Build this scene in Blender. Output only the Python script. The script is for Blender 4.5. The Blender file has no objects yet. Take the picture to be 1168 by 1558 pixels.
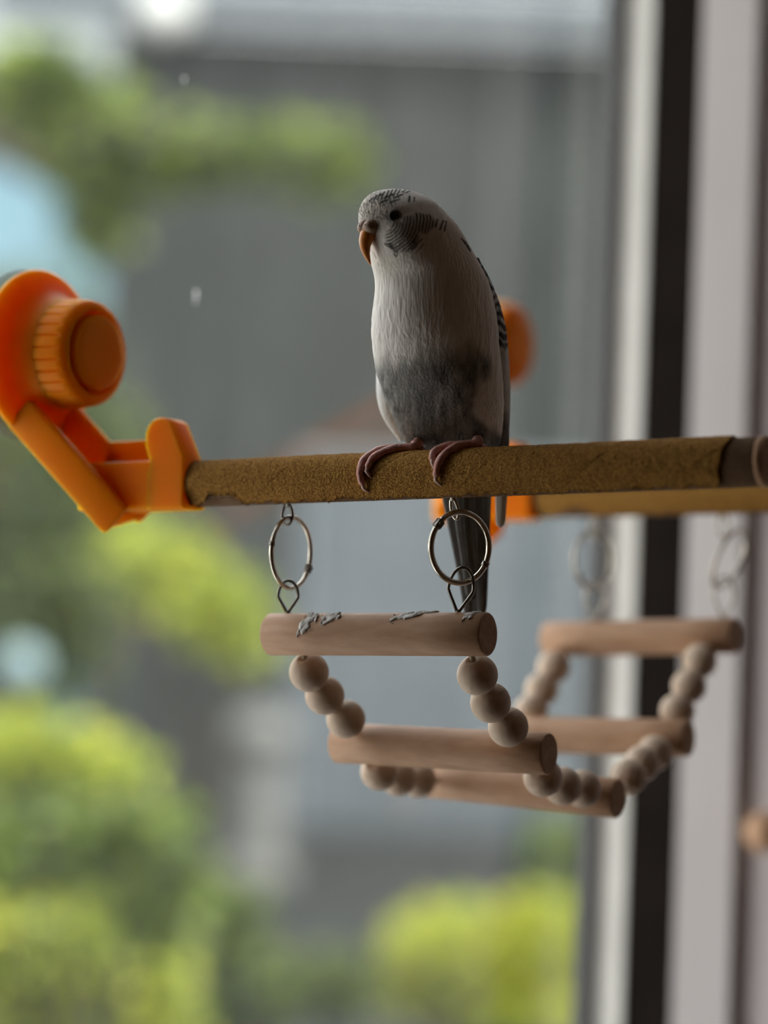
import bpy, math, random
import numpy as np
from mathutils import Vector, Matrix

# ------------------------------------------------------------------ camera, sky, sun, exposure
SC = bpy.context.scene
F = 3600.0                       # focal length in pixels of the 1168 x 1558 frame
CU, CV = 584.0, 779.0
CZ = 1.35                        # lens height above the room floor
PITCH, ROLL = math.radians(3.0), math.radians(2.2)
FOCUS = 0.948
FWD = Vector((0, math.cos(PITCH), math.sin(PITCH)))
_R0 = Vector((1, 0, 0)); _U0 = Vector((0, -math.sin(PITCH), math.cos(PITCH)))
RIGHT = math.cos(ROLL) * _R0 + math.sin(ROLL) * _U0
UP = -math.sin(ROLL) * _R0 + math.cos(ROLL) * _U0
EYE = Vector((0, 0, CZ))

cam_d = bpy.data.cameras.new('camera')
cam = bpy.data.objects.new('camera', cam_d)
SC.collection.objects.link(cam)
cam.matrix_world = Matrix(((RIGHT.x, UP.x, -FWD.x, EYE.x), (RIGHT.y, UP.y, -FWD.y, EYE.y),
                           (RIGHT.z, UP.z, -FWD.z, EYE.z), (0, 0, 0, 1)))
cam_d.sensor_fit = 'HORIZONTAL'; cam_d.sensor_width = 36.0
cam_d.lens = F / 1168.0 * 36.0
cam_d.clip_start = 0.02; cam_d.clip_end = 300
cam_d.dof.use_dof = True
cam_d.dof.focus_distance = FOCUS
cam_d.dof.aperture_fstop = 4.2
SC.camera = cam

world = bpy.data.worlds.new('sky'); SC.world = world; world.use_nodes = True
wn = world.node_tree.nodes; wl = world.node_tree.links; wn.clear()
wo = wn.new('ShaderNodeOutputWorld'); wb = wn.new('ShaderNodeBackground')
wt = wn.new('ShaderNodeTexCoord'); wx = wn.new('ShaderNodeSeparateXYZ'); wr = wn.new('ShaderNodeValToRGB')
wl.new(wt.outputs['Generated'], wx.inputs[0]); wl.new(wx.outputs['Z'], wr.inputs[0])
wr.color_ramp.elements[0].position = 0.0; wr.color_ramp.elements[0].color = (1.0, 0.98, 0.95, 1)
wr.color_ramp.elements[1].position = 0.7; wr.color_ramp.elements[1].color = (0.90, 0.94, 1.0, 1)
wl.new(wr.outputs[0], wb.inputs[0]); wb.inputs[1].default_value = 3.3
wl.new(wb.outputs[0], wo.inputs[0])

sun_d = bpy.data.lights.new('sun', 'SUN'); sun = bpy.data.objects.new('sun', sun_d); SC.collection.objects.link(sun)
sun_d.energy = 6.0; sun_d.angle = 0.02; sun_d.color = (1.0, 0.94, 0.82)
sun.rotation_euler = Vector((0.62, -0.55, 0.95)).to_track_quat('Z', 'Y').to_euler()
sun.location = (3, -3, 8)

SC.view_settings.view_transform = 'Standard'; SC.view_settings.look = 'None'
SC.view_settings.gamma = 1.0; SC.view_settings.use_curve_mapping = False
SC.view_settings.exposure = 0.0
SC.cycles.use_denoising = True
SC.cycles.transparent_max_bounces = 16
SC.cycles.max_bounces = 10
SC.cycles.diffuse_bounces = 6

random.seed(5); RNG = np.random.default_rng(11)

# ------------------------------------------------------------------ helpers
def P(u, v, z):
    """point at depth z (metres along the lens axis) seen at photo position u, v"""
    return EYE + FWD * z + RIGHT * ((u - CU) / F * z) + UP * (-(v - CV) / F * z)
nR, nU, nF, nE = (np.array(x) for x in (RIGHT, UP, FWD, EYE))
def PN(u, v, z):
    u, v, z = np.broadcast_arrays(np.asarray(u, float), np.asarray(v, float), np.asarray(z, float))
    return nE + z[..., None] * nF + ((u - CU) / F * z)[..., None] * nR - ((v - CV) / F * z)[..., None] * nU

def hash3(i, j, k):
    n = (i * 73856093) ^ (j * 19349663) ^ (k * 83492791)
    n = (n ^ (n >> 13)) * 1274126177
    return ((n ^ (n >> 16)) & 0xFFFF) / 65535.0
def vnoise(p):
    p = np.asarray(p, float); b = np.floor(p).astype(np.int64); f = p - b; f = f * f * (3 - 2 * f)
    out = 0
    for dx in (0, 1):
        for dy in (0, 1):
            for dz in (0, 1):
                w = (f[..., 0] if dx else 1 - f[..., 0]) * (f[..., 1] if dy else 1 - f[..., 1]) * (f[..., 2] if dz else 1 - f[..., 2])
                out = out + w * hash3(b[..., 0] + dx, b[..., 1] + dy, b[..., 2] + dz)
    return out

def empty(name, loc, label, cat, group=None):
    o = bpy.data.objects.new(name, None); SC.collection.objects.link(o)
    o.location = loc; o.empty_display_size = 0.02
    o['label'] = label; o['category'] = cat
    if group: o['group'] = group
    return o
def root_of(o):
    while o.parent: o = o.parent
    return o
def mesh_data(name, verts, faces, mat, smooth=True):
    me = bpy.data.meshes.new(name)
    me.from_pydata([tuple(map(float, v)) for v in verts], [], [tuple(map(int, f)) for f in faces]); me.update()
    if smooth: me.polygons.foreach_set('use_smooth', [True] * len(me.polygons))
    if mat: me.materials.append(mat)
    return me
def mk(name, vf, mat, parent=None, smooth=True, origin=None, auto=None):
    """verts in world coordinates -> object; children keep their root's origin"""
    verts, faces = vf
    V = np.asarray(verts, float)
    if parent is not None:
        org = np.array(root_of(parent).location)
    else:
        org = V.mean(0) if origin is None else np.array(origin)
    o = bpy.data.objects.new(name, mesh_data(name, V - org, faces, mat, smooth))
    SC.collection.objects.link(o)
    if parent is not None: o.parent = parent
    else: o.location = org
    if auto:
        with_auto(o, auto)
    return o
def with_auto(o, deg):
    me = o.data
    import bmesh
    bm = bmesh.new(); bm.from_mesh(me)
    for e in bm.edges:
        if len(e.link_faces) == 2 and e.calc_face_angle(0) > math.radians(deg): e.smooth = False
    bm.to_mesh(me); bm.free()
def tag(o, label, cat, group=None):
    o['label'] = label; o['category'] = cat
    if group: o['group'] = group
    return o
def struct(o): o['kind'] = 'structure'; return o
def join(*vfs):
    V, Fc, n = [], [], 0
    for v, f in vfs:
        V += [tuple(x) for x in v]; Fc += [tuple(i + n for i in q) for q in f]; n += len(v)
    return V, Fc
def grid_faces(nr, ns, closed=True):
    fs = []
    for i in range(nr - 1):
        for j in range(ns if closed else ns - 1):
            k = (j + 1) % ns
            fs.append((i * ns + j, i * ns + k, (i + 1) * ns + k, (i + 1) * ns + j))
    return fs
def frames(pts):
    pts = [Vector(p) for p in pts]; T = []
    for i in range(len(pts)):
        a = pts[max(i - 1, 0)]; b = pts[min(i + 1, len(pts) - 1)]
        T.append((b - a).normalized())
    n = T[0].orthogonal().normalized(); N = []
    for t in T:
        n = (n - t * n.dot(t)).normalized(); N.append(n.copy())
    return pts, T, N
def tube(pts, rad, n=12, cap=True, closed=False):
    pts, T, N = frames(pts)
    if closed:
        for i in range(len(pts)):
            T[i] = (pts[(i + 1) % len(pts)] - pts[i - 1]).normalized()
    rs = rad if hasattr(rad, '__len__') else [rad] * len(pts)
    V, Fc = [], []
    for p, t, nn, r in zip(pts, T, N, rs):
        b = t.cross(nn)
        for j in range(n):
            a = 2 * math.pi * j / n
            V.append(p + (nn * math.cos(a) + b * math.sin(a)) * r)
    Fc = grid_faces(len(pts), n)
    if closed:
        L = len(pts) - 1
        # match the seam by nearest rotation
        best = min(range(n), key=lambda s: (V[L * n] - V[s]).length)
        for j in range(n):
            Fc.append((L * n + j, L * n + (j + 1) % n, (best + j + 1) % n, (best + j) % n))
    elif cap:
        Fc.append(tuple(range(n - 1, -1, -1))); Fc.append(tuple((len(pts) - 1) * n + j for j in range(n)))
    return V, Fc
def basis(axis, ref=Vector((0, 0, 1))):
    a = Vector(axis).normalized()
    if abs(a.dot(Vector(ref))) > 0.999: ref = Vector((1, 0, 0))
    n = (Vector(ref) - a * a.dot(Vector(ref))).normalized()
    return a, n, n.cross(a)
def lathe(org, axis, prof, n=48, fn=None):
    """prof: list of (radius, height along axis)"""
    a, x, y = basis(axis); V = []; org = Vector(org)
    for i, (r, h) in enumerate(prof):
        for j in range(n):
            t = 2 * math.pi * j / n
            rr = fn(r, i, j, t) if fn else r
            V.append(org + a * h + (x * math.cos(t) + y * math.sin(t)) * rr)
    Fc = grid_faces(len(prof), n)
    Fc.append(tuple(range(n - 1, -1, -1))); Fc.append(tuple((len(prof) - 1) * n + j for j in range(n)))
    return V, Fc
def obox(c, ax, ay, az, sx, sy, sz, bev=0.0):
    """box with half sizes sx sy sz on axes ax ay az; bevelled"""
    import bmesh
    bm = bmesh.new(); bmesh.ops.create_cube(bm, size=2)
    for v in bm.verts: v.co = Vector((v.co.x * sx, v.co.y * sy, v.co.z * sz))
    if bev: bmesh.ops.bevel(bm, geom=list(bm.edges), offset=bev, segments=2, affect='EDGES', profile=0.6)
    bm.verts.ensure_lookup_table()
    c = Vector(c); V = [c + ax * v.co.x + ay * v.co.y + az * v.co.z for v in bm.verts]
    Fc = [tuple(v.index for v in f.verts) for f in bm.faces]
    bm.free(); return V, Fc
def ball(c, r, nu=24, nv=16, sq=(1, 1, 1), axes=None):
    V, Fc = [], []; c = Vector(c)
    ex, ey, ez = axes or (Vector((1, 0, 0)), Vector((0, 1, 0)), Vector((0, 0, 1)))
    for i in range(1, nv):
        th = math.pi * i / nv
        for j in range(nu):
            ph = 2 * math.pi * j / nu
            V.append(c + ex * (r * sq[0] * math.sin(th) * math.cos(ph)) + ey * (r * sq[1] * math.sin(th) * math.sin(ph)) + ez * (r * sq[2] * math.cos(th)))
    Fc = [tuple(reversed(f)) for f in grid_faces(nv - 1, nu)]
    V.append(c + ez * (r * sq[2])); V.append(c - ez * (r * sq[2])); t, b = len(V) - 2, len(V) - 1
    for j in range(nu):
        k = (j + 1) % nu
        Fc.append((t, j, k)); Fc.append((b, (nv - 2) * nu + k, (nv - 2) * nu + j))
    return V, Fc

# ------------------------------------------------------------------ materials
def pm(name, col, rough=0.5, col2=None, scale=40, stretch=(1, 1, 1), bump=0.0, bscale=None, metal=0, sss=0, sssr=None, detail=4, contrast=(0.35, 0.65), attr=None, **kw):
    m = bpy.data.materials.new(name); m.use_nodes = True
    nt = m.node_tree; N, L = nt.nodes, nt.links
    b = N['Principled BSDF']
    b.inputs['Base Color'].default_value = (*col, 1); b.inputs['Roughness'].default_value = rough
    b.inputs['Metallic'].default_value = metal
    tc = N.new('ShaderNodeTexCoord'); mp = N.new('ShaderNodeMapping'); L.new(tc.outputs['Object'], mp.inputs[0])
    mp.inputs['Scale'].default_value = stretch
    src = None
    if attr:
        at = N.new('ShaderNodeAttribute'); at.attribute_name = attr; src = at.outputs['Color']
    if col2 is not None:
        nz = N.new('ShaderNodeTexNoise'); nz.inputs['Scale'].default_value = scale; nz.inputs['Detail'].default_value = detail
        L.new(mp.outputs[0], nz.inputs['Vector'])
        rp = N.new('ShaderNodeValToRGB'); rp.color_ramp.elements[0].position = contrast[0]; rp.color_ramp.elements[1].position = contrast[1]
        rp.color_ramp.elements[0].color = (*col, 1); rp.color_ramp.elements[1].color = (*col2, 1)
        L.new(nz.outputs['Fac'], rp.inputs[0])
        if src is not None:
            mx = N.new('ShaderNodeMix'); mx.data_type = 'RGBA'; mx.blend_type = 'MULTIPLY'; mx.inputs['Factor'].default_value = 1
            L.new(src, mx.inputs['A']); L.new(rp.outputs[0], mx.inputs['B']); src = mx.outputs['Result']
        else: src = rp.outputs[0]
    if src is not None: L.new(src, b.inputs['Base Color'])
    if bump:
        n2 = N.new('ShaderNodeTexNoise'); n2.inputs['Scale'].default_value = bscale or scale; n2.inputs['Detail'].default_value = 5
        L.new(mp.outputs[0], n2.inputs['Vector'])
        bp = N.new('ShaderNodeBump'); bp.inputs['Strength'].default_value = bump; bp.inputs['Distance'].default_value = 0.001
        L.new(n2.outputs['Fac'], bp.inputs['Height']); L.new(bp.outputs[0], b.inputs['Normal'])
    if sss:
        b.inputs['Subsurface Weight'].default_value = sss; b.inputs['Subsurface Radius'].default_value = sssr or (1, .3, .05)
        b.inputs['Subsurface Scale'].default_value = kw.get('sscale', 0.01)
    if 'trans' in kw: b.inputs['Transmission Weight'].default_value = kw['trans']
    if 'ior' in kw: b.inputs['IOR'].default_value = kw['ior']
    if 'spec' in kw: b.inputs['Specular IOR Level'].default_value = kw['spec']
    if 'coat' in kw: b.inputs['Coat Weight'].default_value = kw['coat']
    if 'emit' in kw:
        b.inputs['Emission Color'].default_value = (*col, 1); b.inputs['Emission Strength'].default_value = kw['emit']
    return m
M = {}
M['orange'] = pm('orange_plastic', (0.93, 0.225, 0.001), 0.42, (0.88, 0.205, 0.001), 60, spec=0.08, sss=0.95, sssr=(1, 1.0, .06), sscale=0.013)
M['clear'] = pm('clear_rubber', (0.16, 0.165, 0.155), 0.3)
_n = M['clear'].node_tree; _t = _n.nodes.new('ShaderNodeBsdfTransparent'); _t.inputs[0].default_value = (.93, .94, .93, 1); _m = _n.nodes.new('ShaderNodeMixShader'); _m.inputs[0].default_value = 0.28
_n.links.new(_t.outputs[0], _m.inputs[1]); _n.links.new(_n.nodes['Principled BSDF'].outputs[0], _m.inputs[2]); _n.links.new(_m.outputs[0], _n.nodes['Material Output'].inputs[0])
M['wrap'] = pm('gritty_wrap', (0.22, 0.095, 0.02), 0.95, (0.47, 0.255, 0.06), 1500, contrast=(.4, .62), bump=0.9, bscale=1300, spec=0.15)
M['dowel'] = pm('fluted_wood', (0.15, 0.085, 0.045), 0.8, (0.22, 0.13, 0.07), 120, bump=0.3, spec=0.2)
M['rung'] = pm('beech_rung', (0.44, 0.245, 0.135), 0.6, (0.54, 0.32, 0.19), 110, (0.25, 1, 2.2), bump=0.25, bscale=300)
M['endgrain'] = pm('rung_end_grain', (0.34, 0.18, 0.085), 0.75, (0.44, 0.25, 0.13), 260, bump=0.5)
M['bead'] = pm('pale_bead_wood', (0.54, 0.40, 0.29), 0.6, (0.64, 0.50, 0.38), 140, bump=0.2, bscale=400)
M['steel'] = pm('nickel_wire', (0.55, 0.50, 0.42), 0.22, metal=1.0)
M['steel_dark'] = pm('tarnished_wire', (0.22, 0.20, 0.17), 0.3, metal=1.0)
M['dropping'] = pm('dry_dropping', (0.86, 0.84, 0.80), 0.9, (0.55, 0.51, 0.47), 500, bump=0.6)
M['cord'] = pm('pale_cord', (0.45, 0.38, 0.28), 0.9)
M['sash'] = pm('white_sash_paint', (0.80, 0.77, 0.72), 0.35, (0.72, 0.69, 0.64), 14)
M['gasket'] = pm('grey_gasket', (0.10, 0.10, 0.10), 0.6)
M['dark_frame'] = pm('dark_brown_frame', (0.012, 0.009, 0.008), 0.95, (0.016, 0.012, 0.010), 20, spec=0.05)
M['wall'] = pm('pale_wall_paint', (0.52, 0.465, 0.465), 0.85, (0.55, 0.49, 0.49), 9, bump=0.1, bscale=120)
M['casing'] = pm('casing_paint', (0.52, 0.475, 0.47), 0.7, (0.49, 0.445, 0.44), 9, spec=0.2)
M['floor'] = pm('oak_floor', (0.30, 0.18, 0.09), 0.5, (0.40, 0.25, 0.13), 6, (1, 12, 1))
M['ceiling'] = pm('ceiling_paint', (0.66, 0.55, 0.45), 0.9)

# glass: clear pane with a thin film of dust
mg = bpy.data.materials.new('dusty_glass'); mg.use_nodes = True
N, L = mg.node_tree.nodes, mg.node_tree.links; N.clear()
o_ = N.new('ShaderNodeOutputMaterial'); tr = N.new('ShaderNodeBsdfTransparent'); gl = N.new('ShaderNodeBsdfGlossy')
df = N.new('ShaderNodeBsdfTranslucent'); m1 = N.new('ShaderNodeMixShader'); m2 = N.new('ShaderNodeMixShader'); lw = N.new('ShaderNodeLayerWeight'); fr = N.new('ShaderNodeMath')
tr.inputs[0].default_value = (0.96, 0.98, 0.97, 1); gl.inputs['Roughness'].default_value = 0.02; fr.operation = 'POWER'; fr.inputs[1].default_value = 4.0; L.new(lw.outputs['Facing'], fr.inputs[0])
df.inputs[0].default_value = (0.8, 0.8, 0.8, 1)
nz = N.new('ShaderNodeTexNoise'); nz.inputs['Scale'].default_value = 9; nz.inputs['Detail'].default_value = 3
mr = N.new('ShaderNodeMapRange'); mr.inputs[1].default_value = 0.35; mr.inputs[2].default_value = 0.75; mr.inputs[3].default_value = 0.002; mr.inputs[4].default_value = 0.012
L.new(nz.outputs['Fac'], mr.inputs[0])
L.new(mr.outputs[0], m1.inputs[0]); L.new(tr.outputs[0], m1.inputs[1]); L.new(df.outputs[0], m1.inputs[2])
L.new(fr.outputs[0], m2.inputs[0]); L.new(m1.outputs[0], m2.inputs[1]); L.new(gl.outputs[0], m2.inputs[2])
L.new(m2.outputs[0], o_.inputs[0]); M['glass'] = mg

def leaf_mat(name):
    m = bpy.data.materials.new(name); m.use_nodes = True
    N, L = m.node_tree.nodes, m.node_tree.links
    b = N['Principled BSDF']; b.inputs['Roughness'].default_value = 0.45
    at = N.new('ShaderNodeAttribute'); at.attribute_name = 'Col'
    L.new(at.outputs['Color'], b.inputs['Base Color'])
    t = N.new('ShaderNodeBsdfTranslucent'); L.new(at.outputs['Color'], t.inputs[0])
    mx = N.new('ShaderNodeMixShader'); mx.inputs[0].default_value = 0.4
    L.new(b.outputs[0], mx.inputs[1]); L.new(t.outputs[0], mx.inputs[2]); L.new(mx.outputs[0], N['Material Output'].inputs[0])
    return m
M['leaf'] = leaf_mat('leaf')
M['bark'] = pm('bark', (0.03, 0.025, 0.018), 0.9, (0.045, 0.036, 0.028), 30, bump=0.5)
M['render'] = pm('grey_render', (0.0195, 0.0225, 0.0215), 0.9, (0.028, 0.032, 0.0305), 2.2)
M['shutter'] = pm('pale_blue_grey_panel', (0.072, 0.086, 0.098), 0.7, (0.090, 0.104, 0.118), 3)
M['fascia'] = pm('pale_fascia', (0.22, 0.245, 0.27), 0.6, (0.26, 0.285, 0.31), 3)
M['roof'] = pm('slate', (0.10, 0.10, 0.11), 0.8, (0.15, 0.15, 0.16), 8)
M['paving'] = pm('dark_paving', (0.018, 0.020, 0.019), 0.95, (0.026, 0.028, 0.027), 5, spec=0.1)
M['stone'] = pm('pale_stone', (0.13, 0.13, 0.125), 0.9, (0.17, 0.168, 0.16), 10, bump=0.5)
M['globe'] = pm('white_globe', (0.62, 0.62, 0.60), 0.5)
M['blue_glaze'] = pm('pale_blue_glaze', (0.17, 0.25, 0.27), 0.5, (0.20, 0.28, 0.30), 12)

# ------------------------------------------------------------------ the window plane and the room
TG = math.radians(32.0)
A = Vector((math.cos(TG), -math.sin(TG), 0))          # out of the glass, into the room
R = Vector((math.sin(TG), math.cos(TG), 0))           # along the glass, away from the lens
Z3 = Vector((0, 0, 1))
G0 = P(40, 541, 1.037); 
def W(s, t, z): 
    g = G0 + A * s + R * t
    return Vector((g.x, g.y, z))
def on_plane(u, v, s):
    """point at photo position u, v lying s metres in front of the glass"""
    d = P(u, v, 1.0) - EYE
    k = (A.dot(G0 - EYE) + s) / A.dot(d)
    return EYE + d * k
def st(p): q = Vector(p) - G0; return q.dot(A), q.dot(R)
T0 = st(on_plane(921, 500, 0.0))[1]
def slab(name, s0, s1, t0, t1, z0, z1, mat, parent=None, bev=0.0):
    c = W((s0 + s1) / 2, (t0 + t1) / 2, (z0 + z1) / 2)
    return mk(name, obox(c, A, R, Z3, abs(s1 - s0) / 2, abs(t1 - t0) / 2, abs(z1 - z0) / 2, bev), mat, parent, smooth=False)
def reveal_s(u, t):
    """distance from the glass at which photo column u meets the plane t"""
    d = P(u, 500, 1.0) - EYE
    k = (R.dot(G0 - EYE) + t) / R.dot(d)
    return A.dot(EYE + d * k - G0)
TL, TRW, SB, H = -2.4, T0 + 0.012, 3.4, 2.5
S1, S2, S3 = reveal_s(980, T0), reveal_s(1054, T0), reveal_s(1139, T0)
WZ0, WZ1, WT0 = 0.75, 2.2, -0.25
struct(slab('floor', -0.2, SB + 0.1, TL - 0.1, TRW + 0.12, -0.1, 0.0, M['floor']))
struct(slab('ceiling', -0.2, SB + 0.1, TL - 0.1, TRW + 0.12, H, H + 0.15, M['ceiling']))
ww = mk('wall_window', join(
    obox(W(-0.1, (TL + TRW) / 2, WZ0 / 2), A, R, Z3, 0.1, (TRW - TL) / 2, WZ0 / 2),
    obox(W(-0.1, (TL + TRW) / 2, (WZ1 + H) / 2), A, R, Z3, 0.1, (TRW - TL) / 2, (H - WZ1) / 2),
    obox(W(-0.1, (TL + WT0) / 2, (WZ0 + WZ1) / 2), A, R, Z3, 0.1, (WT0 - TL) / 2, (WZ1 - WZ0) / 2)), M['wall'], smooth=False)
struct(ww)
struct(slab('wall_right', -0.003, SB + 0.1, TRW, TRW + 0.12, 0, H, M['wall']))
M['warm'] = pm('warm_wall_paint', (0.46, 0.27, 0.13), 0.85, (0.50, 0.30, 0.15), 5)
struct(slab('wall_left', -0.2, SB + 0.1, TL - 0.12, TL, 0, H, M['warm']))
struct(slab('wall_back', SB, SB + 0.12, TL, TRW, 0, H, M['warm']))
# window: pane, gasket, white sash, dark outer frame
win = struct(slab('window_1', -0.004, 0.0, WT0 + 0.05, T0, WZ0 + 0.05, WZ1 - 0.05, M['glass']))
def wpart(name, *a, **k): 
    o = slab(name, *a, **k); 
    m = o.matrix_world.copy(); o.parent = win; o.location = Vector(o.location) - Vector(win.location); return o
wpart('gasket', -0.004, 0.006, T0 - 0.007, T0, WZ0 + 0.05, WZ1 - 0.05, M['gasket'])
wpart('sash_stile', -0.003, S1, T0, TRW, WZ0 + 0.03, WZ1 - 0.03, M['sash'], bev=0.0015)
wpart('frame_stile', S1, S2, T0, TRW, WZ0, WZ1, M['dark_frame'], bev=0.0015)
wpart('sash_stile', -0.02, 0.027, WT0 + 0.03, WT0 + 0.05, WZ0 + 0.03, WZ1 - 0.03, M['sash'], bev=0.002)
wpart('frame_stile', -0.02, 0.030, WT0, WT0 + 0.03, WZ0, WZ1, M['dark_frame'], bev=0.002)
wpart('sash_rail', -0.02, 0.027, WT0 + 0.03, TRW, WZ0 + 0.03, WZ0 + 0.05, M['sash'], bev=0.002)
wpart('sash_rail', -0.02, 0.027, WT0 + 0.03, TRW, WZ1 - 0.05, WZ1 - 0.03, M['sash'], bev=0.002)
wpart('frame_rail', -0.02, 0.030, WT0, TRW, WZ0, WZ0 + 0.03, M['dark_frame'], bev=0.002)
wpart('frame_rail', -0.02, 0.030, WT0, TRW, WZ1 - 0.03, WZ1, M['dark_frame'], bev=0.002)
struct(slab('trim_1', S2, S3, T0, TRW, 0, H, M['casing'], bev=0.001))
M['splash'] = bpy.data.materials.new('milky_splash'); M['splash'].use_nodes = True
_n = M['splash'].node_tree; _t = _n.nodes.new('ShaderNodeBsdfTranslucent'); _t.inputs[0].default_value = (.85, .85, .85, 1); _n.links.new(_t.outputs[0], _n.nodes['Material Output'].inputs[0])
# little dried splashes stuck on the pane
def splash(u, v, r, tail):
    c = on_plane(u, v, 0.0004); pts = []
    vf = ball(c, r, 14, 8, (0.25, 0.8, 1.0), (A, R, Z3))
    vf2 = tube([c, c - Z3 * tail * 0.5, c - Z3 * tail], [r * 0.5, r * 0.35, r * 0.1], 8)
    o = mk('splash_mark', join(vf, vf2), M['splash'], win)
    return o
splash(298, 446, 0.0016, 0.0055)
splash(280, 120, 0.0012, 0.002)

# portal for the daylight entering through the pane
pl = bpy.data.lights.new('daylight_portal', 'AREA'); pl.shape = 'RECTANGLE'; pl.size = T0 + 0.02 - WT0; pl.size_y = WZ1 - WZ0
po = bpy.data.objects.new('daylight_portal', pl); SC.collection.objects.link(po)
po.location = W(-0.03, (T0 + WT0) / 2, (WZ0 + WZ1) / 2)
po.matrix_world = Matrix.Translation(po.location) @ Matrix(((R.x, Z3.x, -A.x), (R.y, Z3.y, -A.y), (R.z, Z3.z, -A.z))).to_4x4()
pl.cycles.is_portal = True

# wooden knob of a coat peg on the side wall
pk = st(on_plane(1160, 1265, 0.0))
d_ = P(1163, 1266, 1) - EYE
k_ = (R.dot(G0 - EYE) + TRW - 0.03) / R.dot(d_)
pegc = EYE + d_ * k_
peg = empty('wall_peg', pegc + R * 0.03, 'round wooden peg knob on the pale side wall', 'peg')
mk('stem', tube([pegc + R * 0.031, pegc + R * 0.004], 0.006, 16), M['rung'], peg)
mk('knob', ball(pegc, 0.0125, 32, 20), M['rung'], peg)

# ------------------------------------------------------------------ perches
TP = math.radians(29.0)
def line_z(u, u0, z0, th=TP):
    """depth at photo column u along a level line through (u0, z0) turned th towards the lens"""
    x0 = (u0 - CU) / F * z0
    s = ((u - CU) / F * z0 - x0) / (math.cos(th) + (u - CU) / F * math.sin(th))
    return z0 - s * math.sin(th)
PR = 0.0103
class PerchLine:
    def __init__(s, uL, vL, uR, vR, u0, z0):
        s.a = P(uL, vL, line_z(uL, u0, z0)); s.b = P(uR, vR, line_z(uR, u0, z0))
        s.d = (s.b - s.a).normalized(); s.len = (s.b - s.a).length
        s.up = (Z3 - s.d * s.d.z).normalized(); s.fr = s.d.cross(s.up).normalized()   # fr: towards the lens
        if s.fr.y > 0: s.fr = -s.fr
    def at(s, h, ang, r):
        t = math.radians(ang)
        return s.a + s.d * h + (s.fr * math.cos(t) + s.up * math.sin(t)) * r
    def h_of_u(s, u):
        lo, hi = -0.1, s.len + 0.2
        for _ in range(50):
            m = (lo + hi) / 2; q = s.a + s.d * m - EYE
            uu = CU + F * q.dot(RIGHT) / q.dot(FWD)
            if uu < u: lo = m
            else: hi = m
        return (lo + hi) / 2
PA = PerchLine(292, 738, 1170, 702, 650, 0.950)
PB_Z = 1.168
PB = PerchLine(812, 760, 1130, 752, 975, PB_Z)
PB.len = PA.len; PB.b = PB.a + PB.d * PB.len

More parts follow.
